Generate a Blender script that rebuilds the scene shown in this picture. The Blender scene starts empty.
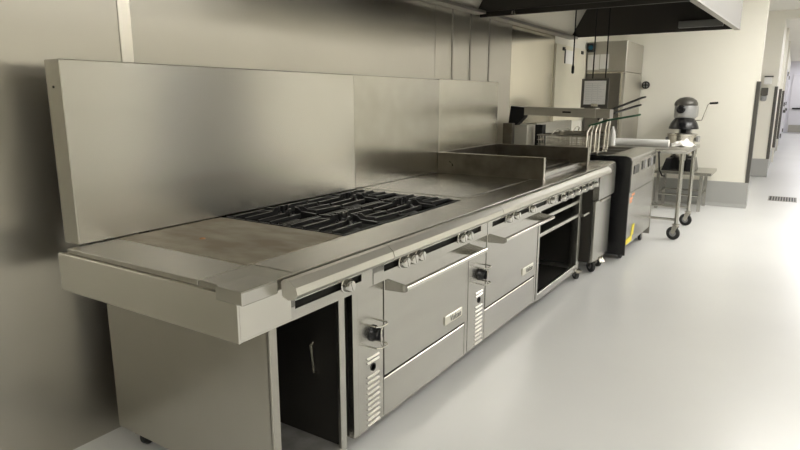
import bpy, bmesh, math, random
from mathutils import Vector, Matrix
random.seed(7)
R = math.radians
C = bpy.context.scene.collection
PI = math.pi

# ------------------------------------------------------------------ materials
MATS = {}


def mat(name, col, rough=0.5, metal=0.0, spec=0.5, noise=0.0, nscale=8.0, nstretch=(1, 1, 1), rnoise=0.0,
        aniso=0.0, tan=None, bump=0.0, bscale=60.0, bstretch=(1, 1, 1), emit=None, estr=0.0, col2=None, coat=0.0):
    m = bpy.data.materials.new(name)
    m.use_nodes = True
    nt = m.node_tree
    N, L = nt.nodes, nt.links
    b = N['Principled BSDF']
    b.inputs['Base Color'].default_value = (*col, 1)
    b.inputs['Roughness'].default_value = rough
    b.inputs['Metallic'].default_value = metal
    b.inputs['Specular IOR Level'].default_value = spec
    b.inputs['Coat Weight'].default_value = coat
    geo = None
    if noise or rnoise or bump:
        geo = N.new('ShaderNodeNewGeometry')
    if noise or rnoise:
        mp = N.new('ShaderNodeMapping')
        mp.inputs['Scale'].default_value = nstretch
        L.new(geo.outputs['Position'], mp.inputs['Vector'])
        nz = N.new('ShaderNodeTexNoise')
        nz.inputs['Scale'].default_value = nscale
        nz.inputs['Detail'].default_value = 4
        L.new(mp.outputs[0], nz.inputs['Vector'])
        if noise:
            mx = N.new('ShaderNodeMix')
            mx.data_type = 'RGBA'
            c2 = col2 or tuple(c * (1 - noise) for c in col)
            mx.inputs[6].default_value = (*col, 1)
            mx.inputs[7].default_value = (*c2, 1)
            rp = N.new('ShaderNodeMapRange')
            rp.inputs['From Min'].default_value = 0.35
            rp.inputs['From Max'].default_value = 0.68
            L.new(nz.outputs['Fac'], rp.inputs['Value'])
            L.new(rp.outputs[0], mx.inputs[0])
            L.new(mx.outputs[2], b.inputs['Base Color'])
        if rnoise:
            rr = N.new('ShaderNodeMapRange')
            rr.inputs['From Min'].default_value = 0.3
            rr.inputs['From Max'].default_value = 0.7
            rr.inputs['To Min'].default_value = max(0.02, rough - rnoise)
            rr.inputs['To Max'].default_value = rough + rnoise
            L.new(nz.outputs['Fac'], rr.inputs['Value'])
            L.new(rr.outputs[0], b.inputs['Roughness'])
    if bump:
        mp2 = N.new('ShaderNodeMapping')
        mp2.inputs['Scale'].default_value = bstretch
        L.new(geo.outputs['Position'], mp2.inputs['Vector'])
        n2 = N.new('ShaderNodeTexNoise')
        n2.inputs['Scale'].default_value = bscale
        n2.inputs['Detail'].default_value = 3
        L.new(mp2.outputs[0], n2.inputs['Vector'])
        bp = N.new('ShaderNodeBump')
        bp.inputs['Strength'].default_value = bump
        bp.inputs['Distance'].default_value = 0.01
        L.new(n2.outputs['Fac'], bp.inputs['Height'])
        L.new(bp.outputs[0], b.inputs['Normal'])
    if aniso and tan:
        b.inputs['Anisotropic'].default_value = aniso
        cb = N.new('ShaderNodeCombineXYZ')
        for i in range(3):
            cb.inputs[i].default_value = tan[i]
        L.new(cb.outputs[0], b.inputs['Tangent'])
    if emit:
        b.inputs['Emission Color'].default_value = (*emit, 1)
        b.inputs['Emission Strength'].default_value = estr
    MATS[name] = m
    return m


ST = (0.495, 0.485, 0.45)
steel = mat('brushed_steel', ST, 0.27, 1, noise=0.05, nscale=3, nstretch=(1, 1, 6))
steel_splash = mat('steel_splash', (0.47, 0.455, 0.415), 0.27, 1, noise=0.06, nscale=2.2,
                   aniso=0.75, tan=(0, 0, 1))
steel_splash_b = mat('steel_splash_stained', (0.47, 0.455, 0.41), 0.24, 1, noise=0.10, nscale=9,
                     aniso=0.6, tan=(0, 1, 0))
steel_splash_c = mat('steel_splash_pale', (0.60, 0.58, 0.51), 0.27, 1, noise=0.08, nscale=8,
                     aniso=0.6, tan=(0, 1, 0))
steel_wall = mat('steel_wall_sheet', (0.50, 0.48, 0.43), 0.30, 1, noise=0.05, nscale=1.4,
                 aniso=0.85, tan=(0, 1, 0))
steel_top = mat('steel_worktop', (0.42, 0.405, 0.365), 0.27, 1, noise=0.10, nscale=6, nstretch=(2, 1, 1))
steel_dark = mat('mottled_dark_steel', (0.16, 0.145, 0.12), 0.35, 1, noise=0.3, nscale=9, rnoise=0.08)  # one dark mottled steel shared by griddle parts and station post
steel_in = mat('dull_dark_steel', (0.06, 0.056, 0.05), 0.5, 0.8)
worn = mat('worn_shelf_steel', (0.30, 0.29, 0.27), 0.55, 0.5, noise=0.35, nscale=12)
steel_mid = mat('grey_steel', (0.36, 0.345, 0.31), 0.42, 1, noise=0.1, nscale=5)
side_shade_m = mat('shaded_side_steel', (0.45, 0.435, 0.39), 0.3, 1, noise=0.08, nscale=2)  # same steel as the apron, darkened to paint the shade below it
apron_lit_m = mat('lit_apron_steel', (0.62, 0.605, 0.555), 0.24, 1, noise=0.06, nscale=3)  # same steel as the side panel, lightened so the apron looks lit
chrome = mat('chrome', (0.62, 0.61, 0.585), 0.07, 1)
polished = mat('polished_steel', (0.70, 0.67, 0.60), 0.27, 1)
rail_m = mat('rail_steel', (0.58, 0.565, 0.52), 0.34, 1)
hotplate_m = mat('seasoned_plate', (0.40, 0.365, 0.30), 0.50, 0.9, noise=0.5, nscale=5, nstretch=(1, 2, 1),
                 rnoise=0.1, col2=(0.30, 0.26, 0.20))
iron = mat('cast_iron', (0.040, 0.040, 0.041), 0.30, 0.6)
black = mat('black_metal', (0.010, 0.010, 0.010), 0.5, spec=0.2)
black_gloss = mat('black_plastic', (0.012, 0.012, 0.013), 0.25)
rubber = mat('rubber', (0.02, 0.02, 0.02), 0.6)
grey_hub = mat('grey_hub', (0.30, 0.30, 0.30), 0.5)
cream = mat('cream_paint', (0.80, 0.775, 0.69), 0.45, noise=0.03, nscale=1.5)
cream2 = mat('cream_board', (0.76, 0.72, 0.58), 0.35, noise=0.05, nscale=3)
ceil_m = mat('ceiling_tile', (0.80, 0.78, 0.72), 0.8)
base_m = mat('grey_cove_base', (0.36, 0.36, 0.345), 0.4)
floor_m = mat('epoxy_floor', (0.70, 0.70, 0.69), 0.28, 0, spec=0.55, noise=0.05, nscale=0.9)
white = mat('white_paper', (0.85, 0.84, 0.82), 0.6)
cloth = mat('white_cloth', (0.86, 0.84, 0.79), 0.85)
ink = mat('grey_ink', (0.42, 0.42, 0.44), 0.7)
badge_m = mat('badge_plate', (0.80, 0.78, 0.70), 0.35, 0.6)
badge_ink = mat('badge_lettering', (0.07, 0.07, 0.07), 0.5)
green = mat('green_rubber', (0.01, 0.07, 0.03), 0.4)
enamel = mat('grey_enamel', (0.33, 0.33, 0.325), 0.3, 0.3)
yellow = mat('yellow_tape', (0.80, 0.68, 0.03), 0.5)
orange = mat('orange_label', (0.80, 0.30, 0.12), 0.5)
guard_m = mat('dark_guard', (0.10, 0.095, 0.085), 0.4, 0.5)
lilac = mat('lilac_grey_paint', (0.66, 0.65, 0.70), 0.45)
filt = mat('brightened_liner', (0.66, 0.63, 0.55), 0.5, 0.4)  # raised colour carries the hood's bounce light; also on the station's back box
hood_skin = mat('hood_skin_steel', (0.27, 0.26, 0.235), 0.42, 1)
hood_in = mat('shadowed_hood_liner', (0.035, 0.031, 0.026), 0.5, 0.2)  # near-black colour stands in for shadow inside the hood
fr_m = mat('fridge_steel', (0.50, 0.48, 0.43), 0.4, 0.9, noise=0.06, nscale=3)
tube_m = mat('ceiling_diffuser', (0.9, 0.9, 0.88), 0.5, emit=(1.0, 0.98, 0.93), estr=11.0)
tube_cool = mat('corridor_diffuser', (0.9, 0.9, 0.9), 0.5, emit=(0.94, 0.94, 1.0), estr=13.0)
glassy = mat('lamp_lens', (0.16, 0.16, 0.15), 0.3)
burn_spot = mat('burnt_residue', (0.45, 0.22, 0.10), 0.6)


# ------------------------------------------------------------------ mesh builder
class MB:
    def __init__(s):
        s.bm = bmesh.new()
        s.mi = 0

    def _tag(s, faces):
        for f in faces:
            f.material_index = s.mi

    def box(s, x0, x1, y0, y1, z0, z1, bev=0.0, seg=1):
        t = bmesh.new()
        bmesh.ops.create_cube(t, size=1)
        for v in t.verts:
            v.co = Vector(((x0 + x1) / 2 + v.co.x * (x1 - x0), (y0 + y1) / 2 + v.co.y * (y1 - y0),
                           (z0 + z1) / 2 + v.co.z * (z1 - z0)))
        if bev:
            bmesh.ops.bevel(t, geom=t.edges[:], offset=bev, segments=seg, profile=0.5, affect='EDGES')
        s._merge(t)
        return s

    def _merge(s, t):
        for f in t.faces:
            f.material_index = s.mi
        me = bpy.data.meshes.new('tmp')
        t.to_mesh(me)
        t.free()
        s.bm.from_mesh(me)
        bpy.data.meshes.remove(me)

    def obox(s, c, size, rot, bev=0.0):
        t = bmesh.new()
        bmesh.ops.create_cube(t, size=1)
        M = Matrix.Translation(c) @ rot.to_4x4()
        for v in t.verts:
            v.co = Vector((v.co.x * size[0], v.co.y * size[1], v.co.z * size[2]))
        if bev:
            bmesh.ops.bevel(t, geom=t.edges[:], offset=bev, segments=1, profile=0.5, affect='EDGES')
        bmesh.ops.transform(t, matrix=M, verts=t.verts)
        s._merge(t)
        return s

    def sweep(s, pts, r, seg=10, closed=False):
        pts = [Vector(p) for p in pts]
        n = len(pts)
        rings = []
        up = None
        for i, p in enumerate(pts):
            if closed:
                d = (pts[(i + 1) % n] - pts[i - 1]).normalized()
            else:
                d = (pts[min(i + 1, n - 1)] - pts[max(i - 1, 0)]).normalized()
            if up is None:
                a = Vector((0, 0, 1)) if abs(d.z) < 0.9 else Vector((1, 0, 0))
                u = d.cross(a).normalized()
            else:
                u = (up - d * up.dot(d)).normalized()
            up = u
            w = d.cross(u)
            rr = r[i] if isinstance(r, (list, tuple)) else r
            rings.append([s.bm.verts.new(p + (u * math.cos(2 * PI * k / seg) + w * math.sin(2 * PI * k / seg)) * rr)
                          for k in range(seg)])
        fs = []
        for i in range(n if closed else n - 1):
            A, B = rings[i], rings[(i + 1) % n]
            for k in range(seg):
                fs.append(s.bm.faces.new((A[k], A[(k + 1) % seg], B[(k + 1) % seg], B[k])))
        if not closed:
            fs.append(s.bm.faces.new(rings[0][::-1]))
            fs.append(s.bm.faces.new(rings[-1]))
        s._tag(fs)
        return s

    def cyl(s, a, b, r, r2=None, seg=20):
        return s.sweep([a, b], [r, r if r2 is None else r2], seg)

    def lathe(s, prof, c, axis='Z', seg=28):
        c = Vector(c)
        rings = []
        for (r, h) in prof:
            ring = []
            for k in range(seg):
                a = 2 * PI * k / seg
                u, w = max(r, 1e-4) * math.cos(a), max(r, 1e-4) * math.sin(a)
                p = {'Z': (u, w, h), 'X': (h, u, w), 'Y': (w, h, u), '-Y': (u, -h, w)}[axis]
                ring.append(s.bm.verts.new(c + Vector(p)))
            rings.append(ring)
        fs = []
        for A, B in zip(rings, rings[1:]):
            for k in range(seg):
                fs.append(s.bm.faces.new((A[k], A[(k + 1) % seg], B[(k + 1) % seg], B[k])))
        fs.append(s.bm.faces.new(rings[0][::-1]))
        fs.append(s.bm.faces.new(rings[-1]))
        s._tag(fs)
        return s

    def prism(s, poly, vec):
        v = Vector(vec)
        A = [s.bm.verts.new(Vector(p)) for p in poly]
        B = [s.bm.verts.new(Vector(p) + v) for p in poly]
        n = len(A)
        fs = [s.bm.faces.new(A[::-1]), s.bm.faces.new(B)]
        for k in range(n):
            fs.append(s.bm.faces.new((A[k], A[(k + 1) % n], B[(k + 1) % n], B[k])))
        s._tag(fs)
        return s

    def sheet(s, x0, x1, y0, y1, z0, z1, holes):
        """upright sheet facing X (thickness x0..x1) with rectangular holes (y0,y1,z0,z1)"""
        ys = sorted({y0, y1, *[h[0] for h in holes], *[h[1] for h in holes]})
        zs = sorted({z0, z1, *[h[2] for h in holes], *[h[3] for h in holes]})
        for a, b in zip(ys, ys[1:]):
            for c, d in zip(zs, zs[1:]):
                my, mz = (a + b) / 2, (c + d) / 2
                if not any(h[0] < my < h[1] and h[2] < mz < h[3] for h in holes):
                    s.box(x0, x1, a, b, c, d)
        bmesh.ops.remove_doubles(s.bm, verts=s.bm.verts, dist=1e-5)
        # faces shared by two neighbouring cells
        seen = {}
        for f in s.bm.faces:
            seen.setdefault(tuple(sorted(v.index for v in f.verts)), []).append(f)
        s.bm.verts.index_update()
        seen = {}
        for f in s.bm.faces:
            seen.setdefault(tuple(sorted(v.index for v in f.verts)), []).append(f)
        dead = [f for g in seen.values() if len(g) > 1 for f in g]
        bmesh.ops.delete(s.bm, geom=dead, context='FACES')
        return s


def wloc(o):
    v = Vector((0, 0, 0))
    while o is not None:
        v += o.location
        o = o.parent
    return v


def obj(name, mb, m, parent=None, ang=0.6, loc=None):
    bmesh.ops.recalc_face_normals(mb.bm, faces=mb.bm.faces[:])
    me = bpy.data.meshes.new(name)
    off = wloc(parent) if parent else Vector(loc or (0, 0, 0))
    bmesh.ops.translate(mb.bm, vec=-off, verts=mb.bm.verts)
    mb.bm.to_mesh(me)
    mb.bm.free()
    for x in (m if isinstance(m, (list, tuple)) else [m]):
        me.materials.append(x)
    me.polygons.foreach_set('use_smooth', [True] * len(me.polygons))
    me.set_sharp_from_angle(angle=ang)
    o = bpy.data.objects.new(name, me)
    C.objects.link(o)
    if parent:
        o.parent = parent
    else:
        o.location = off
    return o


def tag(o, label, cat, group=None):
    o['label'] = label
    o['category'] = cat
    if group:
        o['group'] = group
    return o


def thing(name, label, cat, loc, group=None):
    o = bpy.data.objects.new(name, None)
    C.objects.link(o)
    o.empty_display_size = 0.1
    o.location = loc
    return tag(o, label, cat, group)


def struct(name, mb, m, parent=None):
    o = obj(name, mb, m, parent)
    o['kind'] = 'structure'
    return o


def caster(parent, x, y, r=0.05, ztop=0.12, brake=False, turn=0):
    """swivel caster standing on the floor below a thing"""
    b = MB()
    b.box(x - 0.028, x + 0.028, y - 0.03, y + 0.03, ztop - 0.008, ztop)
    b.cyl((x, y, ztop - 0.02), (x, y, ztop - 0.008), 0.014)
    for s in (-1, 1):
        b.prism([(x + s * 0.019, y - 0.028, ztop - 0.02), (x + s * 0.019, y + 0.028, ztop - 0.02),
                 (x + s * 0.019, y + 0.028 + 0.012, r + 0.004), (x + s * 0.019, y + 0.016, r - 0.012),
                 (x + s * 0.019, y + 0.002, r + 0.004)], (s * 0.003, 0, 0))
    b.box(x - 0.02, x + 0.02, y - 0.028, y + 0.028, ztop - 0.022, ztop - 0.017)
    if brake:
        b.obox(Vector((x, y - 0.04, r + 0.015)), (0.045, 0.05, 0.012), Matrix.Rotation(R(35), 3, 'X'))
    T = Matrix.Translation((x, y, 0)) @ Matrix.Rotation(R(turn), 4, 'Z') @ Matrix.Translation((-x, -y, 0))
    bmesh.ops.transform(b.bm, matrix=T, verts=b.bm.verts)
    c = obj('caster', b, polished, parent)
    yw = y + 0.022
    w = MB()
    w.lathe([(r * 0.55, -0.013), (r * 0.9, -0.014), (r, -0.009), (r, 0.009), (r * 0.9, 0.014), (r * 0.55, 0.013)],
            (x, yw, r), 'X')
    w.mi = 1
    w.lathe([(r * 0.12, -0.017), (r * 0.5, -0.0145), (r * 0.56, 0), (r * 0.5, 0.0145), (r * 0.12, 0.017)], (x, yw, r), 'X')
    bmesh.ops.transform(w.bm, matrix=T, verts=w.bm.verts)
    obj('wheel', w, [rubber, grey_hub], c)
    return c


# ------------------------------------------------------------------ setting
WX = -2.35
CEIL = 2.95
struct('floor', MB().box(-2.6, 4.2, -3.2, 31, -0.1, 0), floor_m)
struct('ceiling', MB().box(-2.6, 4.2, -3.2, 31, CEIL, CEIL + 0.1), ceil_m)
wl = MB()
edges = [-3.2, 1.527, 4.13, 4.405, 4.725, 5.10, 5.61]
for a, b in zip(edges, edges[1:]):
    wl.box(WX - 0.02, WX, a + 0.0015, b - 0.0015, 0.0, CEIL)
wall_left = struct('wall_left', wl, steel_wall)
struct('wall_left_sheet', MB().box(WX - 0.02, WX, 5.6115, 6.85, 0, CEIL), mat('reflection_wall_sheet', (0.74, 0.70, 0.60), 0.16, 1, noise=0.06, nscale=2))  # base colour raised to carry the far wall's reflection; finish smoother too
struct('wall_left_core', MB().box(WX - 0.15, WX - 0.02, -3.2, 13.0, 0, CEIL).box(WX - 0.02, WX - 0.004, 6.85, 9.1, 0, CEIL), cream)
struct('trim_1', MB().box(WX, WX + 0.004, 1.527, 1.582, 0.0, CEIL, 0.001), polished)
tr = MB()
for y in (4.405, 4.725, 5.10):
    tr.box(WX, WX + 0.006, y - 0.012, y + 0.012, 1.0, 2.115, 0.002)
struct('trim_2', tr, steel_mid)
struct('wall_back', MB().box(WX, -0.415, 9.1, 9.3, 0, CEIL), cream)
struct('baseboard_back', MB().box(WX, -0.40, 9.085, 9.315, 0, 0.335, 0.006)
       .prism([(WX, 9.085, 0.0), (WX, 9.045, 0.0), (WX, 9.07, 0.012), (WX, 9.085, 0.045)], (-0.40 - WX, 0, 0)), base_m)
struct('trim_3', MB().box(-0.445, -0.40, 9.088, 9.1, 0.335, 1.64).box(-0.415, -0.403, 9.09, 9.315, 0.335, 1.64), guard_m)
struct('wall_corridor_near', MB().box(-2.35, -0.31, 13.0, 13.3, 0, CEIL), cream)
struct('baseboard_corridor', MB().box(-2.35, -0.30, 12.985, 13.315, 0, 0.335, 0.006), base_m)
struct('trim_4', MB().box(-0.345, -0.297, 12.988, 13.0, 0.335, 1.64).box(-0.312, -0.298, 12.99, 13.315, 0.335, 1.64), guard_m)
struct('lintel_corridor', MB().box(-0.31, 2.2, 13.0, 13.3, 2.80, CEIL), cream)
struct('wall_corridor_left', MB().box(-0.55, -0.34, 13.3, 30.5, 0, CEIL), cream)
struct('baseboard_corridor_left', MB().box(-0.34, -0.325, 13.315, 30.5, 0, 0.335), base_m)
for i, y in enumerate((16.2, 19.8)):
    struct('trim_%d' % (5 + i), MB().box(-0.345, -0.29, y, y + 0.3, 0.0, CEIL), cream)
    struct('trim_%d' % (7 + i), MB().box(-0.35, -0.285, y - 0.012, y, 0.335, 1.64), guard_m)
struct('wall_corridor_right', MB().box(2.2, 2.4, 9.3, 30.5, 0, CEIL), cream)
struct('wall_corridor_end', MB().box(-0.6, 2.4, 30.5, 30.7, 0, CEIL), lilac)
struct('wall_far_right', MB().box(2.2, 4.2, 9.1, 9.3, 0, CEIL), cream)
struct('wall_right', MB().box(4.0, 4.2, -3.2, 9.1, 0, CEIL), cream)
struct('baseboard_right', MB().box(3.985, 4.0, -3.0, 9.1, 0, 0.335), base_m)
dr1 = struct('added_dark_door', MB().box(3.97, 3.998, 5.75, 7.7, 0, 2.35, 0.004), mat('added_door_paint', (0.10, 0.10, 0.10), 0.35))  # unseen door, added as a dark area for the steel to reflect
struct('added_door_handle', MB().box(3.92, 3.97, 6.6, 6.64, 0.95, 1.25, 0.004), chrome, dr1)
struct('wall_front', MB().box(-2.35, 4.0, -3.2, -3.0, 0, CEIL), cream)
struct('baseboard_front', MB().box(-2.3, 3.98, -3.0, -2.985, 0, 0.335), base_m)


# ceiling lights
def ceiling_light(x, y, label, m, group):
    t = thing('ceiling_light', label, 'ceiling light', (x, y, CEIL), group)
    f = MB()
    f.box(x - 0.31, x - 0.285, y - 0.61, y + 0.61, CEIL - 0.03, CEIL).box(x + 0.285, x + 0.31, y - 0.61, y + 0.61, CEIL - 0.03, CEIL)
    f.box(x - 0.285, x + 0.285, y - 0.61, y - 0.585, CEIL - 0.03, CEIL).box(x - 0.285, x + 0.285, y + 0.585, y + 0.61, CEIL - 0.03, CEIL)
    obj('frame', f, white, t)
    obj('diffuser', MB().box(x - 0.285, x + 0.285, y - 0.585, y + 0.585, CEIL - 0.018, CEIL - 0.005), m, t)


for (x, y) in ((0.95, 0.9), (2.3, 2.6), (0.95, 6.8), (0.95, 8.1), (0.15, 7.3), (2.95, 5.2), (2.95, 8.0), (2.6, -1.2), (0.6, -1.6)):  # unseen panels, added for the aisle's light and reflections in the steel
    ceiling_light(x, y, 'unseen fluorescent ceiling panel added to light the kitchen aisle', tube_m, 'kitchen ceiling panels')
for (x, y) in ((1.5, 11.2), (0.9, 15.5), (0.9, 20.0), (0.9, 25.0), (0.6, 29.0)):
    ceiling_light(x, y, 'cool white ceiling panel along the far corridor', tube_cool, 'corridor ceiling panels')

# ------------------------------------------------------------------ backsplash
BX = -2.077
bs = thing('backsplash', 'tall stainless backsplash standing behind the burners and hot plate', 'backsplash', (BX, 2.9, 0.757))
p1 = MB().box(BX - 0.095, BX, 1.12, 2.742, 0.912, 1.552, 0.003)
p1.mi = 1
p1.cyl((BX - 0.05, 1.1185, 1.46), (BX - 0.05, 1.122, 1.46), 0.004, seg=10)
obj('splash_panel', p1, [steel_splash, black], bs)
obj('splash_panel', MB().box(BX - 0.095, BX - 0.002, 2.745, 3.722, 0.912, 1.552, 0.002), steel_splash_b, bs)
obj('splash_panel', MB().box(BX - 0.095, BX - 0.002, 3.724, 4.72, 0.912, 1.556, 0.002), steel_splash_c, bs)
for y in (1.80, 4.40):
    obj('support_leg', MB().box(BX - 0.095, BX - 0.06, y, y + 0.04, 0.0, 0.90), steel_in, bs)

# ------------------------------------------------------------------ worktop
XF = -1.20
wt = thing('range_worktop', 'continuous stainless cooking top running over the whole range', 'worktop', (-1.6, 3.0, 0.87))
d = MB()
d.box(-2.075, -1.388, 1.075, 1.262, 0.893, 0.91, 0.002)
d.box(-1.386, XF, 1.075, 1.28, 0.874, 0.91, 0.003)
d.box(-1.386, XF, 1.282, 4.74, 0.872, 0.91, 0.003)
d.box(-2.075, -1.388, 2.735, 2.80, 0.872, 0.91, 0.002)
d.box(-2.075, -1.388, 3.70, 4.74, 0.872, 0.91, 0.002)
obj('deck', d, steel_top, wt)
ap = MB()
ap.box(-2.12, -1.215, 1.064, 1.072, 0.755, 0.891, 0.002)
ap.box(-2.12, -1.2175, 1.0725, 1.275, 0.757, 0.763)
ap.box(-2.12, -2.10, 1.0725, 1.275, 0.763, 0.893)
ap.box(-1.235, -1.217, 1.0725, 1.275, 0.7635, 0.872)
ap.box(-2.12, -1.388, 1.0715, 1.262, 0.880, 0.8925)
obj('end_apron', ap, apron_lit_m, wt)
obj('corner_nose', MB().box(-1.30, -1.192, 1.062, 1.20, 0.870, 0.9105, 0.003), steel, wt)
hp = obj('hot_plate', MB().box(-2.072, -1.391, 1.266, 1.752, 0.875, 0.911, 0.002), hotplate_m, wt)
obj('residue', MB().lathe([(0.012, 0), (0.010, 0.002), (0.004, 0.004)], (-1.80, 1.43, 0.911), seg=9), burn_spot, hp)
obj('flat_plate', MB().box(-2.072, -1.391, 2.804, 3.697, 0.875, 0.912, 0.002), steel_top, wt)
w = MB()
w.box(-2.075, -1.388, 1.757, 2.733, 0.80, 0.81)
w.box(-2.075, -2.066, 1.757, 2.733, 0.81, 0.905).box(-1.397, -1.388, 1.757, 2.733, 0.81, 0.905)
w.box(-2.066, -1.397, 1.757, 1.766, 0.81, 0.905).box(-2.066, -1.397, 2.724, 2.733, 0.81, 0.905)
well = obj('burner_well', w, black, wt)
GX, GY = (-1.897, -1.563), (2.004, 2.486)
for gx in GX:
    for gy in GY:
        b = MB()
        b.lathe([(0.03, 0.81), (0.03, 0.845), (0.055, 0.855), (0.055, 0.868), (0.03, 0.874), (0.012, 0.875)], (gx, gy, 0), seg=20)
        obj('burner', b, iron, well)


def rail(y0, y1):
    poly = [(a, y0, c) for a, c in ((-1.186, 0.905), (-1.176, 0.913), (-1.153, 0.914), (-1.130, 0.895), (-1.124, 0.874),
                                    (-1.136, 0.860), (-1.160, 0.853), (-1.184, 0.862))]
    m = MB().prism(poly, (0, y1 - y0, 0))
    for yy in (y0 + 0.02, (y0 + y1) / 2, y1 - 0.05):
        m.box(-1.2, -1.17, yy, yy + 0.03, 0.872, 0.892)
    obj('front_rail', m, rail_m, wt)


rail(1.205, 1.704)
rail(1.708, 2.668)
rail(2.672, 4.735)

# burner grates
GN = {(0, 0): 'black cast iron burner grate at the back, beside the hot plate',
      (1, 0): 'black cast iron burner grate at the front, beside the hot plate',
      (0, 1): 'black cast iron burner grate at the back, away from the hot plate',
      (1, 1): 'black cast iron burner grate at the front, away from the hot plate'}
for i, gx in enumerate(GX):
    for j, gy in enumerate(GY):
        hx, hy = 0.159, 0.231
        t = thing('burner_grate', GN[(i, j)], 'burner grate', (gx, gy, 0.905), 'burner grates')
        f = MB()
        for s in (-1, 1):
            f.box(gx + s * hx - 0.004, gx + s * hx + 0.004, gy - hy, gy + hy, 0.900, 0.910, 0.0015)
            f.box(gx - hx, gx + hx, gy + s * hy - 0.004, gy + s * hy + 0.004, 0.900, 0.910, 0.0015)
        ring = [(gx + 0.05 * math.cos(2 * PI * k / 20), gy + 0.05 * math.sin(2 * PI * k / 20), 0.906) for k in range(20)]
        f.sweep(ring, 0.005, 8, closed=True)
        obj('frame', f, iron, t)
        bars = []
        for sx in (-1, 1):
            for sy in (-1, 1):
                bars.append(((gx + sx * 0.040, gy + sy * 0.036), (gx + sx * 0.040, gy + sy * (hy + 0.003)), 0.0045))
                bars.append(((gx + sx * 0.108, gy + sy * 0.05), (gx + sx * 0.108, gy + sy * (hy + 0.003)), 0.0045))
            bars.append(((gx + sx * 0.034, gy), (gx + sx * hx, gy), 0.005))
            bars.append(((gx + sx * 0.030, gy - 0.030), (gx + sx * 0.108, gy - 0.105), 0.0042))
            bars.append(((gx + sx * 0.030, gy + 0.030), (gx + sx * 0.108, gy + 0.105), 0.0042))
        for (x0, y0), (x1, y1), w_ in bars:
            L = math.hypot(x1 - x0, y1 - y0)
            ux, uy = (x1 - x0) / L, (y1 - y0) / L
            nx, ny = -uy * w_, ux * w_
            tip = 0.937 if abs(x0 - gx) < 0.05 else 0.923
            prof = [(0.0, 0.904), (0.0, tip), (0.018, tip - 0.001), (0.036, 0.922), (L, 0.919), (L, 0.907)]
            q = MB().prism([(x0 + ux * a + nx, y0 + uy * a + ny, z) for a, z in prof], (-2 * nx, -2 * ny, 0))
            obj('finger', q, iron, t)


# ------------------------------------------------------------------ control panel helpers
def knob(parent, y, z=0.80, m=chrome, r=0.023, x=-1.22):
    k = MB()
    k.lathe([(r * 1.15, 0), (r * 1.15, 0.004), (r, 0.006), (r * 0.9, 0.026), (r * 0.78, 0.031), (0.004, 0.032)], (x, y, z), 'X', 20)
    k.obox(Vector((x + 0.032, y, z)), (0.006, 0.007, r * 1.5), Matrix.Rotation(R(20), 3, 'X'), 0.0015)
    return obj('knob', k, m, parent)


def control_panel(parent, y0, y1, slots, z0=0.755, z1=0.871):
    m = MB().sheet(-1.235, -1.22, y0, y1, z0, z1, slots)
    p = obj('control_panel', m, steel, parent)
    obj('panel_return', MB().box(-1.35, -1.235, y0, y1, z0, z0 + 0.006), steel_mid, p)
    for (a, b, c, d_) in slots:
        obj('slot', MB().box(-1.262, -1.2355, a - 0.008, b + 0.008, c - 0.006, d_ + 0.004), black, p)
    return p


# ------------------------------------------------------------------ open base cabinet at the near end
ca = thing('open_base_cabinet', 'open stainless base cabinet under the hot plate at the near end', 'cabinet', (-1.75, 1.49, 0))
obj('side_panel', MB().box(-2.22, -1.325, 1.278, 1.30, 0.085, 0.752, 0.003).box(-1.335, -1.318, 1.278, 1.312, 0.085, 0.752, 0.003), side_shade_m, ca)
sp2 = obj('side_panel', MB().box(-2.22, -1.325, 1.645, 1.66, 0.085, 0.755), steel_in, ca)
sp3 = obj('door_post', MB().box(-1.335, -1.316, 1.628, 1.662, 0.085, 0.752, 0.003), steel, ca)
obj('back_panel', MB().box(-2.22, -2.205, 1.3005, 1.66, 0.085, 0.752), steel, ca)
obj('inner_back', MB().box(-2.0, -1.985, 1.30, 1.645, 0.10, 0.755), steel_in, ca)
obj('bottom_shelf', MB().box(-1.985, -1.32, 1.30, 1.645, 0.085, 0.103, 0.002), worn, ca)
hd = MB().sweep([(-1.462, 1.644, 0.50), (-1.462, 1.63, 0.495), (-1.449, 1.63, 0.385), (-1.449, 1.644, 0.38)], 0.006, 8)
obj('pull_rod', hd, polished, ca)
control_panel(ca, 1.278, 1.706, [(1.296, 1.638, 0.789, 0.815)])
knob(ca, 1.545)
for x in (-2.13, -1.42):
    for y in (1.33, 1.64):
        caster(ca, x, y, 0.038, 0.085, turn=10)


# ------------------------------------------------------------------ ovens
def text_mesh(s, size, depth):
    cu = bpy.data.curves.new('lettering', 'FONT')
    cu.body = s
    cu.size = size
    cu.extrude = depth
    cu.shear = 0.25
    cu.align_x = 'CENTER'
    cu.align_y = 'CENTER'
    o = bpy.data.objects.new('lettering', cu)
    C.objects.link(o)
    dg = bpy.context.evaluated_depsgraph_get()
    me = bpy.data.meshes.new_from_object(o.evaluated_get(dg))
    bpy.data.objects.remove(o)
    bpy.data.curves.remove(cu)
    return me


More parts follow.
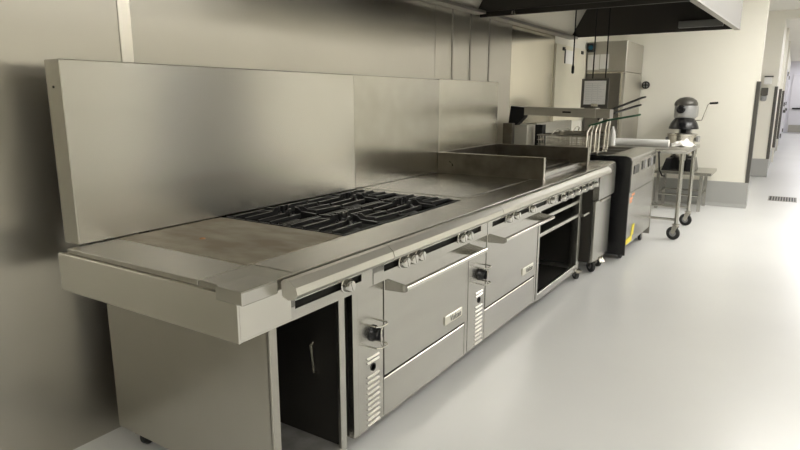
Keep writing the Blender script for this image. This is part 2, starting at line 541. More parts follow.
def oven(label, y0, y1, slots, knobs):
    """y0..y1 unit; control strip with dial and louvers, then door over kick drawer"""
    t = thing('oven_range', label, 'oven', (-1.7, (y0 + y1) / 2, 0))
    obj('body', MB().box(-2.06, -1.345, y0 + 0.002, y1 - 0.002, 0.105, 0.795), steel_in, t)
    obj('frame_stile', MB().box(-1.36, -1.318, y0 + 0.003, y0 + 0.034, 0.098, 0.754, 0.002), steel, t)
    obj('frame_stile', MB().box(-1.36, -1.318, y1 - 0.030, y1 - 0.003, 0.098, 0.754, 0.002), steel, t)
    ys0, ys1 = y0 + 0.037, y0 + 0.208
    yc = (ys0 + ys1) / 2 + 0.012
    lv = MB().box(-1.36, -1.32, ys0, ys1, 0.098, 0.754, 0.0015)
    lp = obj('louver_panel', lv, steel, t)
    zs = [0.405, 0.387] + [0.325 - 0.0232 * k for k in range(10)]
    for part in (zs[:2], zs[2:]):
        sl = MB()
        for z in part:
            sl.prism([(-1.3205, yc - 0.042, z - 0.005), (-1.314, yc - 0.042, z - 0.0045), (-1.3205, yc - 0.042, z + 0.003)], (0, 0.084, 0))
        obj('louvers', sl, steel_top, lp)
    obj('port', MB().lathe([(0.017, -0.002), (0.017, 0.002), (0.013, 0.002), (0.012, -0.001)], (-1.319, yc, 0.357), 'X', 18), black, lp)
    dk = MB().lathe([(0.034, 0), (0.034, 0.006), (0.030, 0.010), (0.026, 0.03), (0.024, 0.036), (0.004, 0.037)], (-1.32, yc, 0.503), 'X', 24)
    dk.obox(Vector((-1.28, yc, 0.503)), (0.014, 0.010, 0.046), Matrix.Rotation(R(-30), 3, 'X'), 0.002)
    dial = obj('thermostat_dial', dk, black_gloss, lp)
    g = MB()
    for s in (-1, 1):
        g.sweep([(-1.32, yc - 0.035, 0.503 + s * 0.045), (-1.275, yc - 0.035, 0.503 + s * 0.045), (-1.262, yc - 0.02, 0.503 + s * 0.045),
                 (-1.262, yc + 0.02, 0.503 + s * 0.045), (-1.275, yc + 0.035, 0.503 + s * 0.045), (-1.32, yc + 0.035, 0.503 + s * 0.045)], 0.0035, 8)
    g.sweep([(-1.262, yc - 0.005, 0.503 + 0.045 * math.sin(a)) if False else
             (-1.262 - 0.004 * abs(math.sin(a)), yc - 0.022 * math.cos(a), 0.503 + 0.045 * math.sin(a))
             for a in [(-PI / 2 + PI * k / 12) for k in range(13)]], 0.0035, 8)
    obj('dial_guard', g, chrome, lp)
    yd0, yd1 = y0 + 0.214, y1 - 0.033
    dr = obj('door', MB().box(-1.36, -1.316, yd0, yd1, 0.287, 0.752, 0.003), steel, t)
    for (a, b, c, e) in ((yd0 + 0.004, yd0 + 0.008, yd0 + 0.008, 0.05), (yd1 - 0.008, yd1 - 0.004, yd1 - 0.008, -0.05)):
        h = MB()
        h.prism([(-1.316, a, 0.71), (-1.222, a, 0.697), (-1.213, a, 0.69), (-1.213, a, 0.672), (-1.222, a, 0.665), (-1.316, a, 0.66)], (0, b - a, 0))
        h.prism([(-1.316, c, 0.662), (-1.222, c, 0.667), (-1.222, c, 0.670), (-1.316, c, 0.666)], (0, e, 0))
        obj('handle_bracket', h, steel, dr)
    obj('handle_bar', MB().cyl((-1.214, yd0 - 0.004, 0.685), (-1.214, yd1 + 0.004, 0.685), 0.013, seg=16), chrome, dr)
    yb = yd1 - 0.135
    bd = MB().box(-1.316, -1.309, yb - 0.09, yb + 0.09, 0.338, 0.385, 0.003)
    bo = obj('badge', bd, badge_m, dr)
    me = text_mesh('Vulcan', 0.044, 0.0008)
    M = Matrix.Translation(Vector((-1.3085, yb + 0.012, 0.360))) @ Matrix(((0, 0, 1, 0), (1, 0, 0, 0), (0, 1, 0, 0), (0, 0, 0, 1)))
    me.transform(M)
    me.transform(Matrix.Translation(-wloc(dr)))
    me.materials.append(badge_ink)
    lo = bpy.data.objects.new('badge_lettering', me)
    C.objects.link(lo)
    lo.parent = dr
    obj('kick_drawer', MB().box(-1.36, -1.319, yd0, yd1, 0.098, 0.274, 0.003), steel, t)
    cp = control_panel(t, y0 + 0.002, y1 - 0.002, slots)
    for k in knobs:
        knob(t, k)
    lg = MB()
    for x in (-2.0, -1.5):
        for y in (y0 + 0.08, y1 - 0.08):
            lg = MB().lathe([(0.028, 0), (0.028, 0.02), (0.02, 0.03), (0.018, 0.105)], (x, y, 0), seg=14)
            obj('foot', lg, black, t)
    return t


oven('stainless oven under the black burner grates, nearest the open cabinet', 1.708, 2.692,
     [(1.779, 2.617, 0.789, 0.815)], [1.90, 1.96, 2.02, 2.39, 2.455])
oven('stainless oven second along the range, between the first oven and griddle stand', 2.694, 3.700,
     [(2.752, 3.02, 0.786, 0.812), (3.07, 3.554, 0.786, 0.812)], [2.935, 3.04, 3.275, 3.62])

# ------------------------------------------------------------------ griddle stand
gs = thing('griddle_stand', 'open stainless stand with a mid shelf under the griddle', 'stand', (-1.7, 4.29, 0))
for (x0, x1, y0, y1, z1) in ((-1.355, -1.315, 3.705, 3.735, 0.754), (-1.355, -1.315, 4.60, 4.66, 0.754), (-1.40, -1.33, 4.68, 4.735, 0.754),
                             (-2.05, -1.98, 3.705, 3.735, 0.86), (-2.05, -1.98, 4.68, 4.735, 0.86)):
    obj('upright', MB().box(x0, x1, y0, y1, 0.085, z1, 0.002), steel, gs)
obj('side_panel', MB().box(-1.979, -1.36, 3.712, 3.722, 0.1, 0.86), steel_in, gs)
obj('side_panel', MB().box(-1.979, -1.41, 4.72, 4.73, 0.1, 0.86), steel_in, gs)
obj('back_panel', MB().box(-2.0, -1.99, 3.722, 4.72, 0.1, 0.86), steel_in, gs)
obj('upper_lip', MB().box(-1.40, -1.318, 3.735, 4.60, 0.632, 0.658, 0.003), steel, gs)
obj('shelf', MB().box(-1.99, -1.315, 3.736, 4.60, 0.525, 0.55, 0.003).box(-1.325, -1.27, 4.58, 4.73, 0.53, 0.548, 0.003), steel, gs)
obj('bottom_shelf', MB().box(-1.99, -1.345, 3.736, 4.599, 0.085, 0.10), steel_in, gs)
obj('lower_lip', MB().box(-1.345, -1.316, 3.736, 4.599, 0.083, 0.135, 0.003), steel, gs)
control_panel(gs, 3.702, 4.738, [(3.775 + 0.155 * k, 3.85 + 0.155 * k, 0.768, 0.806) for k in range(6)])
for k in range(6):
    knob(gs, 3.845 + 0.155 * k, 0.785, chrome, 0.024)
for x, y in ((-2.0, 3.75), (-2.0, 4.655), (-1.50, 3.75), (-1.32, 4.655)):
        caster(gs, x, y, 0.04, 0.084, turn=40)

# ------------------------------------------------------------------ griddle on the worktop
gr = thing('griddle', 'dark griddle with raised steel side guards on the far part of the range', 'griddle', (-1.7, 4.23, 0.91))
GA, GB, GXF, GZ = 3.715, 4.70, -1.305, 1.052
obj('griddle_plate', MB().box(-2.05, -1.44, GA + 0.011, GB - 0.011, 0.9105, 0.945, 0.003), steel_dark, gr)
for y in (GA, GB):
    sg = obj('side_guard', MB().box(-2.062, GXF, y - 0.01, y + 0.01, 0.9105, GZ), steel_dark, gr)
    obj('guard_edge', MB().box(GXF, GXF + 0.006, y - 0.012, y + 0.012, 0.9105, GZ + 0.003, 0.001).box(-2.062, GXF, y - 0.01, y + 0.01, GZ, GZ + 0.003), polished, sg)
obj('back_guard', MB().box(-2.076, -2.062, GA - 0.01, GB + 0.01, 0.9105, GZ), steel_dark, gr)
obj('grease_trough', MB().box(-1.44, -1.40, GA + 0.011, GB - 0.011, 0.9105, 0.918), black, gr)
obj('trough_lip', MB().box(-1.40, -1.345, GA + 0.011, GB - 0.011, 0.9105, 0.94, 0.002), steel, gr)

# ------------------------------------------------------------------ fry dump station with arm
fs = thing('fry_station', 'narrow stainless fry station with overhead arm, between griddle and fryer', 'fry station', (-1.7, 5.0, 0))
obj('body', MB().box(-2.1, -1.264, 4.77, 5.24, 0.12, 0.86), steel_in, fs)
nose = [(-1.262, 4.765, 0.64), (-1.215, 4.765, 0.64), (-1.215, 4.765, 0.875), (-1.221, 4.765, 0.895), (-1.24, 4.765, 0.905), (-1.40, 4.765, 0.905), (-1.40, 4.765, 0.862), (-1.262, 4.765, 0.862)]
obj('control_panel', MB().prism(nose, (0, 0.485, 0)), steel, fs)
obj('top_pan', MB().box(-2.1, -1.402, 4.765, 4.80, 0.865, 0.90).box(-2.1, -1.402, 5.22, 5.25, 0.865, 0.90).box(-2.1, -1.402, 4.80, 5.22, 0.862, 0.87), steel_mid, fs)
dd = obj('door', MB().box(-1.262, -1.235, 4.775, 5.235, 0.125, 0.625, 0.004), steel, fs)
obj('door_pull', MB().box(-1.235, -1.222, 4.90, 5.18, 0.605, 0.62, 0.002), polished, dd)
obj('post', MB().box(-2.06, -1.98, 4.80, 4.86, 0.90, 1.22), steel_dark, fs)
obj('arm_bracket', MB().prism([(-2.07, 4.93, 1.20), (-2.0, 4.93, 1.20), (-1.93, 4.93, 1.27), (-1.93, 4.93, 1.35), (-2.05, 4.93, 1.362)], (0, 0.09, 0)), black, fs)
obj('arm', MB().prism([(-2.03, 4.935, 1.29), (-1.22, 4.935, 1.268), (-1.22, 4.935, 1.338), (-2.03, 4.935, 1.358)], (0, 0.11, 0))
    .prism([(-1.35, 4.92, 1.27), (-1.33, 4.92, 1.27), (-1.33, 4.92, 1.35), (-1.35, 4.92, 1.35)], (0, 0.13, 0)), steel_mid, fs)
obj('arm_label', MB().prism([(-1.60, 4.934, 1.309), (-1.53, 4.934, 1.307), (-1.53, 4.934, 1.32), (-1.60, 4.934, 1.322)], (0, 0.003, 0)), black, fs)
obj('back_box', MB().box(-2.09, -1.93, 5.02, 5.22, 0.90, 1.20, 0.004), filt, fs)
obj('back_post', MB().box(-1.90, -1.83, 5.13, 5.21, 0.871, 1.20, 0.003), black, fs)
rk = MB()
for y in (4.84, 4.97, 5.10, 5.19):
    rk.cyl((-1.78, y, 0.962), (-1.42, y, 0.962), 0.006, seg=8)
for x in (-1.77, -1.43):
    rk.cyl((x, 4.825, 0.951), (x, 5.20, 0.951), 0.006, seg=8)
    for y in (4.83, 5.195):
        rk.cyl((x, y, 0.868), (x, y, 0.951), 0.006, seg=8)
obj('basket_rest', rk, polished, fs)
for x in (-2.0, -1.275):
    for y in (4.93, 5.13):
        caster(fs, x, y, 0.055, 0.125, brake=(y > 5.1), turn=45)

# ------------------------------------------------------------------ twin fryer
tf = thing('deep_fryer', 'wide twin-door deep fryer with black side beyond the fry station', 'fryer', (-1.6, 5.95, 0))
FX = -1.12
side = [(-2.1, 5.40, 0.06), (FX - 0.004, 5.40, 0.06), (FX - 0.004, 5.40, 0.895), (FX - 0.02, 5.40, 0.928), (FX - 0.05, 5.40, 0.938), (-2.1, 5.40, 0.938)]
obj('side_panel', MB().prism(side, (0, 0.02, 0)), black_gloss, tf)
obj('side_panel', MB().prism([(a, 6.48, c) for a, b, c in side], (0, 0.02, 0)), steel_mid, tf)
obj('body', MB().box(-2.1, -1.17, 5.42, 6.48, 0.12, 0.80), steel_in, tf)
cp = [(-1.17, 5.421, 0.625), (FX, 5.421, 0.625), (FX, 5.421, 0.89), (FX - 0.012, 5.421, 0.922), (FX - 0.05, 5.421, 0.938), (-1.32, 5.421, 0.938), (-1.32, 5.421, 0.90), (-1.17, 5.421, 0.89)]
cpo = obj('control_panel', MB().prism(cp, (0, 1.058, 0)), steel, tf)
obj('display', MB().box(FX, FX + 0.005, 5.50, 5.70, 0.775, 0.85, 0.002), black_gloss, cpo)
for k, y in enumerate((5.83, 5.95, 6.12, 6.24, 6.40)):
    obj('switch', MB().box(FX, FX + 0.006, y, y + 0.05, 0.785, 0.865, 0.002), black_gloss if k % 2 == 0 else grey_hub, cpo)
ft = MB()
ft.box(-2.1, -2.0, 5.421, 6.479, 0.88, 0.938)
for y in (5.421, 5.75, 6.10, 6.44):
    ft.box(-2.0, -1.32, y, y + 0.038, 0.88, 0.936)
obj('top_frame', ft, steel_mid, tf)
obj('oil_pots', MB().box(-2.0, -1.32, 5.459, 5.75, 0.81, 0.85).box(-2.0, -1.32, 5.788, 6.10, 0.81, 0.85).box(-2.0, -1.32, 6.138, 6.44, 0.81, 0.85), black_gloss, tf)
obj('flue', MB().box(-2.1, -1.99, 5.43, 6.47, 0.938, 1.20, 0.004), steel, tf)
for k, (a, b) in enumerate(((5.424, 5.70), (5.706, 6.09), (6.096, 6.475))):
    do = obj('door', MB().box(-1.17, FX - 0.006, a, b, 0.13, 0.615, 0.004), steel, tf)
    if k == 0:
        st = MB()
        for yy, zz, w in ((5.46, 0.55, 0.10), (5.53, 0.578, 0.10), (5.47, 0.522, 0.07)):
            st.box(FX - 0.006, FX - 0.004, yy, yy + w, zz, zz + 0.02)
        obj('warning_sticker', st, orange, do)
yt = MB()
yt.prism([(FX - 0.004, 5.415, 0.155), (FX - 0.004, 5.64, 0.155), (FX - 0.004, 5.64, 0.205), (FX - 0.004, 5.415, 0.20)], (0.003, 0, 0))
yt.prism([(FX - 0.004, 5.60, 0.205), (FX - 0.004, 5.69, 0.205), (FX - 0.004, 5.72, 0.30), (FX - 0.004, 5.64, 0.30)], (0.003, 0, 0))
obj('yellow_tape', yt, yellow, tf)
rk = MB()
for y in (5.46, 5.60, 5.72):
    rk.cyl((-1.78, y, 0.962), (-1.42, y, 0.962), 0.006, seg=8)
for x in (-1.77, -1.43):
    rk.cyl((x, 5.44, 0.951), (x, 5.76, 0.951), 0.006, seg=8)
    for y in (5.44, 5.76):
        rk.cyl((x, y, 0.935), (x, y, 0.951), 0.006, seg=8)
obj('basket_rest', rk, polished, tf)
for x in (-2.0, -1.19):
    for y in (5.52, 6.36):
        caster(tf, x, y, 0.055, 0.12)

# ------------------------------------------------------------------ fry baskets
BL = [('wire fry basket nearest the griddle, its green handle lowest', 5.02, 1.215, 1.30, -1.01),
      ('wire fry basket in the middle, with dark handle tilted up', 5.27, 1.262, 1.372, -1.06),
      ('wire fry basket farthest from the griddle, its looped handle highest', 5.58, 1.325, 1.437, -1.09)]
for (lab, yc, zb, zt, xe) in BL:
    t = thing('fry_basket', lab, 'fry basket', (-1.62, yc, 0.97), 'fry baskets')
    x0, x1, hw, z0, z1 = -1.80, -1.40, 0.095, 0.972, 1.125
    b = MB()
    for (z, rr) in ((z1, 0.006), (z0 + 0.003, 0.004), ((z0 + z1) / 2, 0.0028)):
        b.sweep([(x0, yc - hw, z), (x1, yc - hw, z), (x1, yc + hw, z), (x0, yc + hw, z)], rr, 6, closed=True)
    n = 10
    for k in range(1, n):
        x = x0 + (x1 - x0) * k / n
        b.sweep([(x, yc - hw, z1), (x, yc - hw, z0), (x, yc + hw, z0), (x, yc + hw, z1)], 0.0027, 5)
    for k in range(1, 5):
        y = yc - hw + 2 * hw * k / 5
        b.sweep([(x0, y, z1), (x0, y, z0), (x1, y, z0), (x1, y, z1)], 0.0027, 5)
    for z in (1.01, 1.085):
        b.sweep([(x0, yc - hw, z), (x1, yc - hw, z), (x1, yc + hw, z), (x0, yc + hw, z)], 0.0027, 5, closed=True)
    obj('wire_body', b, polished, t)
    for s in (-1, 1):
        br = MB().sweep([(x1 + 0.004, yc + s * 0.06, z0 + 0.01), (x1 + 0.008, yc + s * 0.06, z1 + 0.03), (x1 + 0.03, yc + s * 0.02, zb)], 0.008, 8)
        obj('hanger', br, polished, t)
    br = MB().sweep([(x0 + 0.12, yc - hw, z1), (x0 + 0.14, yc - hw * 0.7, z1 + 0.035), (x0 + 0.14, yc, z1 + 0.05), (x0 + 0.14, yc + hw * 0.7, z1 + 0.035), (x0 + 0.12, yc + hw, z1)], 0.005, 8)
    obj('hoop', br, polished, t)
    hl = MB()
    pts = []
    for s in (-1, 1):
        seq = [(x1 + 0.005, yc + s * 0.025, zb - 0.01), (x1 + 0.15, yc + s * 0.025, zb + (zt - zb) * 0.45), (xe - 0.025, yc + s * 0.025, zt - 0.006)]
        pts += seq if s < 0 else [(xe, yc, zt)] + seq[::-1]
    hl.sweep(pts, 0.0075, 8)
    obj('handle', hl, green if zt < 1.31 else black_gloss, t)

# ------------------------------------------------------------------ clipboard and rods from hood
rl = ['thin black rod ending in a nozzle, hanging above the griddle side',
      'thin black rod hanging from the hood, left one holding the clipboard',
      'thin black rod hanging from the hood, right one holding the clipboard']
HZ = 2.13
for (lab, x, y, z) in zip(rl, (-1.74, -1.555, -1.443), (5.6, 5.6, 5.6), (1.66, 1.60, 1.60)):
    m = MB().cyl((x, y, z), (x, y, 2.62), 0.006, seg=8)
    if z > 1.62:
        m.lathe([(0.004, 0), (0.013, 0.01), (0.013, 0.06), (0.007, 0.08), (0.006, 0.1)], (x, y, z - 0.015), seg=12)
    tag(obj('hanging_rod', m, black, loc=(x, y, z)), lab, 'rod', 'rods hanging from the hood')
cb = thing('clipboard', 'dark framed clipboard with a printed sheet hanging over the fryer', 'clipboard', (-1.53, 5.6, 1.34))
obj('backing', MB().box(-1.648, -1.408, 5.60, 5.608, 1.342, 1.598, 0.002)
    .box(-1.648, -1.625, 5.594, 5.60, 1.342, 1.598).box(-1.431, -1.408, 5.594, 5.60, 1.342, 1.598)
    .box(-1.625, -1.431, 5.594, 5.60, 1.580, 1.598).box(-1.625, -1.431, 5.594, 5.60, 1.342, 1.372), guard_m, cb)
pp = MB().box(-1.625, -1.431, 5.5975, 5.5995, 1.372, 1.580)
pp.mi = 1
for k in range(9):
    z = 1.56 - k * 0.019
    pp.box(-1.612, -1.56, 5.597, 5.5985, z - 0.0015, z).box(-1.548, -1.51, 5.597, 5.5985, z - 0.0015, z).box(-1.498, -1.445 - 0.02 * (k % 3), 5.597, 5.5985, z - 0.0015, z)
pp.box(-1.554, -1.5525, 5.597, 5.5985, 1.39, 1.562).box(-1.505, -1.5035, 5.597, 5.5985, 1.39, 1.562)
obj('printed_sheet', pp, [white, ink], cb)
obj('clip', MB().box(-1.555, -1.495, 5.588, 5.597, 1.352, 1.378, 0.002), polished, cb)

# ------------------------------------------------------------------ extraction hoods
def hood(label, y0, y1, fx0, fx1, lamp):
    """open-bottomed box hood; front skin runs from fx0 (near) to fx1 (far)"""
    t = thing('extraction_hood', label, 'hood', (-1.5, (y0 + y1) / 2, HZ), None)
    zt = CEIL - 0.004
    xb = WX + 0.012
    sk = MB()
    sk.prism([(fx0 - 0.02, y0, HZ), (fx0, y0, HZ), (fx1, y1, HZ), (fx1 - 0.02, y1, HZ)], (0, 0, zt - HZ))
    obj('front_skin', sk, hood_skin, t)
    obj('bottom_trim', MB().prism([(fx0 - 0.05, y0, HZ - 0.012), (fx0 + 0.002, y0, HZ - 0.012), (fx1 + 0.002, y1, HZ - 0.012), (fx1 - 0.05, y1, HZ - 0.012)], (0, 0, 0.014)), steel_mid, t)
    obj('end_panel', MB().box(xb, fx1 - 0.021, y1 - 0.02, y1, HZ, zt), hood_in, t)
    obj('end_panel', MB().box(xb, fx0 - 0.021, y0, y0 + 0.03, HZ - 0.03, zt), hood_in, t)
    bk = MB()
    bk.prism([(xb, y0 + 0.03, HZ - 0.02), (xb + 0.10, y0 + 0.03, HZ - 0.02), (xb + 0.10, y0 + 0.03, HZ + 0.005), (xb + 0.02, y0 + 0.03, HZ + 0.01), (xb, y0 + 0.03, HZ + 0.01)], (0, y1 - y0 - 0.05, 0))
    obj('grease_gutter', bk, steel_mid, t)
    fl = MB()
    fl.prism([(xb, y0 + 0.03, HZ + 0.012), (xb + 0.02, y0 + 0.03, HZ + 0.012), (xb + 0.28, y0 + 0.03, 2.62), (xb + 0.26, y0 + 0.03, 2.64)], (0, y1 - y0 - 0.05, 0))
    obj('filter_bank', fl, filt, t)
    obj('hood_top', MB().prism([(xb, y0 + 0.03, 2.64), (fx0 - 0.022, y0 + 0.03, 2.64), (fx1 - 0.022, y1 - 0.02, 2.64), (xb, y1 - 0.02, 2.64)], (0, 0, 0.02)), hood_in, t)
    if lamp:
        lm = MB().box(-1.15, -0.72, y1 - 0.07, y1 - 0.021, 2.165, 2.235, 0.004)
        obj('lamp_housing', lm, glassy, t)
    return t


hood('large extraction hood at top right with open dark underside', 4.87, 7.35, -0.69, -0.565, True)
hood('near extraction hood, only its dark far end showing at the top', 3.0, 4.80, -0.80, -0.70, False)
pipe = MB().cyl((-2.02, 4.835, 2.10), (-2.02, 4.835, 2.20), 0.018, seg=12)
pipe.lathe([(0.022, 0), (0.022, 0.02), (0.018, 0.025)], (-2.02, 4.835, 2.10), seg=12)
tag(obj('hanging_pipe_stub', pipe, chrome, loc=(-2.02, 4.835, 2.1)), 'short bright pipe stub in the gap between the two hoods', 'pipe')

# ------------------------------------------------------------------ fridge and wall board
fg = thing('fridge', 'tall grey reach-in fridge in the far left corner by the cream wall', 'fridge', (-2.09, 8.6, 0))
obj('body', MB().box(-2.34, -1.845, 8.11, 9.07, 0.0, 1.755, 0.006), fr_m, fg)
obj('top_housing', MB().box(-2.34, -1.845, 8.10, 9.07, 1.76, 2.14, 0.006), fr_m, fg)
dfr = MB().box(-2.33, -1.90, 8.085, 8.11, 0.12, 1.74, 0.004)
dfo = obj('door', dfr, mat('dark_grey_door', (0.17, 0.16, 0.14), 0.38, 0.8), fg)
obj('door_edge', MB().box(-1.898, -1.878, 8.085, 8.11, 0.12, 1.74, 0.002).box(-2.33, -1.878, 8.085, 8.11, 1.742, 1.755), polished, fg)
wdl = thing('wall_mounted_dial', 'small round black dial on the cream wall beside the fridge', 'dial', (-1.785, 9.1, 1.61))
obj('rim', MB().lathe([(0.052, 0), (0.052, 0.02), (0.042, 0.024), (0.038, 0.014)], (-1.785, 9.0995, 1.61), '-Y', 24), black, wdl)
obj('face', MB().lathe([(0.037, 0), (0.037, 0.015), (0.01, 0.016)], (-1.785, 9.0995, 1.61), '-Y', 24), enamel, wdl)
obj('cross_handle', MB().box(-1.822, -1.748, 9.07, 9.0835, 1.603, 1.617, 0.003).box(-1.792, -1.778, 9.07, 9.0835, 1.573, 1.647, 0.003), black, wdl)
for k, (x0, x1, z0, z1, lab) in enumerate(((-2.325, -2.18, 1.79, 1.98, 'white sheet taped on top housing of the fridge, left one'),
                                         (-2.17, -2.06, 1.80, 1.98, 'white sheet taped on top housing of the fridge, right one'))):
    tag(obj('taped_sheet', MB().box(x0, x1, 8.095, 8.099, z0, z1), white, loc=(x0, 8.097, z0)), lab, 'sheet', 'sheets on the fridge')
sp = thing('wall_speaker', 'small black box with blue lens high on the fridge corner', 'speaker', (-2.3, 8.05, 2.03))
sp['label'] = 'small black box mounted beside the fridge top'
obj('case', MB().box(-2.335, -2.235, 8.04, 8.099, 2.01, 2.12, 0.012), black_gloss, sp)
obj('front_lens', MB().lathe([(0.03, 0), (0.028, 0.006), (0.01, 0.01)], (-2.285, 8.04, 2.065), '-Y', 16), mat('dark_blue_lens', (0.02, 0.10, 0.16), 0.2), sp)  # small lens in plain dark blue

bd = thing('wall_mounted_board', 'large cream notice board with black clips on the left wall', 'board', (WX, 7.4, 1.2))
obj('panel', MB().box(WX - 0.003, WX + 0.018, 6.87, 8.03, 1.15, 2.035, 0.003), cream2, bd)
obj('clip', MB().box(WX + 0.018, WX + 0.03, 7.07, 7.15, 1.97, 2.01, 0.003), black, bd)
obj('clip', MB().box(WX + 0.018, WX + 0.03, 7.80, 7.88, 1.97, 2.01, 0.003), black, bd)
ns = thing('pinned_sheet', 'pale sheet with dark left edge pinned on the cream board', 'sheet', (WX + 0.02, 7.3, 1.83))
obj('page', MB().box(WX + 0.0185, WX + 0.021, 7.18, 7.50, 1.83, 1.985), white, ns)
obj('dark_edge', MB().box(WX + 0.0185, WX + 0.026, 7.155, 7.18, 1.83, 1.99), black, ns)

# ------------------------------------------------------------------ worktable with casters
tb = thing('work_table', 'narrow stainless work table on casters beyond the fryer', 'table', (-1.35, 7.0, 0))
obj('table_top', MB().box(-1.90, -0.845, 6.535, 7.50, 0.885, 0.925, 0.008, 2), steel, tb)
for x in (-1.84, -0.89):
    for y in (6.59, 7.43):
        lg = MB().cyl((x, y, 0.165), (x, y, 0.885), 0.0205, seg=16)
        lg.cyl((x, y, 0.82), (x, y, 0.884), 0.028, seg=16)
        obj('leg', lg, steel, tb)
        caster(tb, x, y, 0.068, 0.165, turn=75)
for y in (6.59, 7.43):
    obj('stretcher', MB().cyl((-1.84, y, 0.21), (-0.89, y, 0.21), 0.014, seg=12), steel, tb)
obj('stretcher', MB().cyl((-1.84, 6.59, 0.21), (-1.84, 7.43, 0.21), 0.014, seg=12), steel, tb)
hk = MB().sweep([(-1.10, 6.535, 0.90), (-1.10, 6.51, 0.895), (-1.095, 6.50, 0.86), (-1.08, 6.50, 0.72), (-1.05, 6.505, 0.66), (-1.03, 6.52, 0.66)], 0.008, 8)
obj('side_hook', hk, black, tb)

rollm = MB().lathe([(0.012, 0), (0.036, 0.0), (0.037, 0.01), (0.037, 0.595), (0.036, 0.60), (0.012, 0.60)], (-1.67, 6.88, 0.963), 'X', 24)
tag(obj('paper_roll', rollm, white, loc=(-1.35, 6.88, 0.926)), 'long white paper roll lying across the work table', 'paper roll')
bt = MB().lathe([(0.032, 0), (0.034, 0.01), (0.034, 0.10), (0.026, 0.15), (0.014, 0.18), (0.010, 0.205)], (-1.63, 6.78, 0.926), seg=20)
tag(obj('squeeze_bottle', bt, white, loc=(-1.63, 6.78, 0.926)), 'small white bottle standing at the left end of the paper roll', 'bottle')
tw = MB()
bmesh.ops.create_grid(tw.bm, x_segments=26, y_segments=20, size=1)
for v in tw.bm.verts:
    u, w = v.co.x, v.co.y
    r2 = u * u + w * w
    h = max(0.0, 1 - r2 * 0.75) * (0.045 + 0.025 * math.sin(5 * u + 2 * w) * math.cos(4 * w - 1.5 * u) + 0.012 * math.sin(11 * u - 7 * w))
    v.co = Vector((-0.965 + u * 0.11 * (1 + 0.12 * math.sin(3 * w + 1)), 7.12 + w * 0.16 * (1 + 0.1 * math.cos(4 * u)), 0.929 + max(0, h)))
ex = bmesh.ops.extrude_face_region(tw.bm, geom=tw.bm.faces[:])
for v in [g for g in ex['geom'] if isinstance(g, bmesh.types.BMVert)]:
    v.co.z = max(0.926, v.co.z - 0.004)
tag(obj('towel', tw, cloth, loc=(-0.965, 7.12, 0.926), ang=2.0), 'crumpled white towel on the right end of the work table', 'towel')

# ------------------------------------------------------------------ mixer bench and mixer
bn = thing('mixer_bench', 'low stainless bench by the far wall carrying the mixer', 'bench', (-1.12, 8.72, 0))
obj('bench_top', MB().box(-1.46, -0.785, 8.40, 9.04, 0.47, 0.51, 0.004), steel, bn)
for x in (-1.41, -0.90):
    for y in (8.46, 8.98):
        obj('leg', MB().box(x - 0.02, x + 0.02, y - 0.02, y + 0.02, 0.0, 0.47, 0.002), steel, bn)
for y in (8.46, 8.98):
    obj('rail', MB().cyl((-1.41, y, 0.2), (-0.90, y, 0.2), 0.014, seg=12), steel, bn)
for x in (-1.41, -0.90):
    obj('rail', MB().cyl((x, 8.46, 0.2), (x, 8.98, 0.2), 0.014, seg=12), steel, bn)

mx = thing('stand_mixer', 'grey planetary mixer with crank lever on the low bench', 'mixer', (-1.18, 8.7, 0.51))
MX, MY = -1.19, 8.72
bs_ = MB()
for s in (-1, 1):
    bs_.prism([(MX + s * 0.15 - 0.045, 8.46, 0.511), (MX + s * 0.15 + 0.045, 8.46, 0.511), (MX + s * 0.12 + 0.035, 8.52, 0.66), (MX + s * 0.12 - 0.035, 8.52, 0.66)], (0, 0.42, 0))
bs_.prism([(MX - 0.17, 8.74, 0.511), (MX + 0.17, 8.74, 0.511), (MX + 0.14, 8.74, 0.68), (MX - 0.14, 8.74, 0.68)], (0, 0.16, 0))
obj('base', bs_, black_gloss, mx)
obj('column', MB().box(MX - 0.075, MX + 0.075, 8.78, 8.92, 0.66, 1.20, 0.03, 3), enamel, mx)
hdm = MB().lathe([(0.05, 1.155), (0.115, 1.165), (0.135, 1.19), (0.135, 1.335), (0.13, 1.345)], (MX, MY - 0.03, 0), seg=32)
hdm.box(MX - 0.115, MX + 0.13, 8.70, 8.92, 1.18, 1.34, 0.03, 3)
obj('head', hdm, enamel, mx)
tpm = MB().lathe([(0.138, 1.336), (0.14, 1.345), (0.138, 1.37), (0.118, 1.405), (0.08, 1.432), (0.03, 1.445), (0.002, 1.446)], (MX, MY - 0.03, 0), seg=32)
for v in tpm.bm.verts:
    if v.co.y > MY - 0.03:
        v.co.y = MY - 0.03 + (v.co.y - MY + 0.03) * 1.5
obj('head_cap', tpm, guard_m, mx)
obj('attachment_hub', MB().lathe([(0.052, -0.01), (0.052, 0.035), (0.042, 0.045), (0.03, 0.046), (0.024, 0.03)], (MX - 0.035, MY - 0.158, 1.29), '-Y', 24), black_gloss, mx)
obj('bowl_guard', MB().lathe([(0.09, 1.19), (0.12, 1.17), (0.16, 1.11), (0.178, 1.06), (0.18, 1.04), (0.172, 1.04), (0.15, 1.11), (0.09, 1.18)], (MX, MY - 0.06, 0), seg=32), black_gloss, mx)
obj('agitator_shaft', MB().cyl((MX, MY - 0.06, 0.985), (MX, MY - 0.06, 1.16), 0.035, seg=16), black, mx)
bw = MB().lathe([(0.05, 0.66), (0.10, 0.68), (0.15, 0.76), (0.165, 0.86), (0.17, 0.955), (0.182, 0.962), (0.184, 0.975), (0.17, 0.977), (0.16, 0.86), (0.10, 0.70), (0.03, 0.69)], (MX - 0.01, MY - 0.06, 0), seg=36)
obj('bowl', bw, polished, mx)
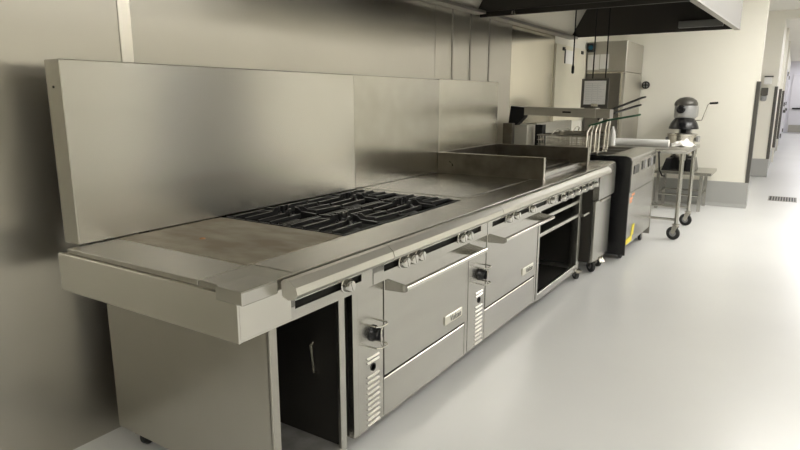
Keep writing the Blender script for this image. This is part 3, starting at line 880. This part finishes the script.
obj('bowl_cradle', MB().box(MX - 0.20, MX - 0.182, 8.62, 8.80, 0.88, 0.93).box(MX + 0.172, MX + 0.19, 8.62, 8.80, 0.88, 0.93).box(MX - 0.20, MX + 0.19, 8.80, 8.84, 0.87, 0.94, 0.004), enamel, mx)
cr = MB().sweep([(MX + 0.075, 8.86, 1.14), (MX + 0.19, 8.80, 1.15), (MX + 0.245, 8.78, 1.345), (MX + 0.262, 8.77, 1.362), (MX + 0.28, 8.76, 1.366)], 0.008, 10)
cr.mi = 1
cr.cyl((MX + 0.27, 8.765, 1.365), (MX + 0.36, 8.73, 1.372), 0.014, seg=12)
obj('crank_lever', cr, [polished, black], mx)
obj('bowl_rim_latch', MB().box(MX + 0.075, MX + 0.115, 8.76, 8.80, 1.20, 1.30, 0.006), black, mx)

# ------------------------------------------------------------------ floor drain, dispensers, corridor doors
dn = thing('floor_drain', 'rectangular slotted drain grate set in the far floor', 'drain', (0, 10.2, 0))
g = MB()
g.box(-0.18, 0.17, 9.98, 10.0, 0.0, 0.005).box(-0.18, 0.17, 10.42, 10.44, 0.0, 0.005)
g.box(-0.18, -0.165, 10.0, 10.42, 0.0, 0.005).box(0.155, 0.17, 10.0, 10.42, 0.0, 0.005)
for k in range(9):
    x = -0.14 + k * 0.033
    g.box(x, x + 0.016, 10.0, 10.42, 0.001, 0.005)
obj('grate', g, steel_mid, dn)
obj('sump', MB().box(-0.165, 0.155, 10.0, 10.42, 0.0003, 0.0010), black, dn)

dp = thing('wall_mounted_towel_dispenser', 'white dispenser with dark top strip on the corridor wall', 'dispenser', (-0.46, 12.95, 1.70))
obj('case', MB().box(-0.52, -0.40, 12.88, 12.999, 1.68, 1.80, 0.012), white, dp)
obj('top_strip', MB().box(-0.52, -0.38, 12.87, 12.999, 1.805, 1.825), guard_m, dp)
dp = thing('wall_mounted_soap_dispenser', 'dark soap dispenser below the white dispenser on corridor wall', 'dispenser', (-0.5, 12.95, 1.35))
obj('case', MB().box(-0.55, -0.44, 12.90, 12.999, 1.48, 1.62, 0.01), guard_m, dp)
obj('bottle', MB().lathe([(0.03, 1.38), (0.05, 1.40), (0.05, 1.47), (0.04, 1.48)], (-0.50, 12.945, 0), seg=16), enamel, dp)

for k, (y, lab) in enumerate(((22.0, 'nearer lilac grey corridor door with dark fittings'), (26.0, 'farther lilac grey corridor door with dark fittings'))):
    t = thing('corridor_door', lab, 'door', (-0.33, y, 0))
    obj('leaf', MB().box(-0.335, -0.30, y, y + 2.2, 0.01, 2.3, 0.003), lilac, t)
    hg = MB()
    for z in (0.25, 1.2, 2.1):
        hg.box(-0.30, -0.27, y + 0.05, y + 0.2, z, z + 0.12)
    obj('hinges', hg, guard_m, t)
    obj('push_bar', MB().box(-0.30, -0.24, y + 0.5, y + 1.8, 1.0, 1.08), guard_m, t)
t = thing('end_door', 'pale double door closing the far end of the corridor', 'door', (0.6, 30.45, 0))
for a, b in ((-0.2, 0.745), (0.755, 1.7)):
    lf = obj('leaf', MB().box(a, b, 30.44, 30.498, 0.01, 2.4, 0.004), mat('pale_lilac', (0.60, 0.59, 0.62), 0.4), t)
    obj('kick_plate', MB().box(a + 0.05, b - 0.05, 30.425, 30.44, 0.05, 0.35), steel_mid, lf)
    obj('handle', MB().box(a + 0.1, b - 0.1, 30.38, 30.44, 1.0, 1.06), black, lf)

# ------------------------------------------------------------------ world, camera, view
wd = bpy.data.worlds.new('world')
bpy.context.scene.world = wd
wd.use_nodes = True
wd.node_tree.nodes['Background'].inputs[0].default_value = (0.9, 0.88, 0.82, 1)
wd.node_tree.nodes['Background'].inputs[1].default_value = 0.3
cam = bpy.data.cameras.new('camera')
co = bpy.data.objects.new('camera', cam)
C.objects.link(co)
cam.sensor_fit = 'HORIZONTAL'
cam.sensor_width = 36.0
cam.lens = 27.0
cam.clip_end = 100
co.location = (0, 0, 1.42)
co.rotation_euler = (R(90 - 11.86), 0, R(32.86))
sc = bpy.context.scene
sc.camera = co
sc.view_settings.view_transform = 'Standard'
sc.view_settings.look = 'None'
sc.view_settings.gamma = 1
sc.view_settings.exposure = 0.6
sc.cycles.use_denoising = True
sc.cycles.max_bounces = 10
sc.cycles.diffuse_bounces = 5
sc.cycles.glossy_bounces = 6
sc.cycles.sample_clamp_indirect = 6
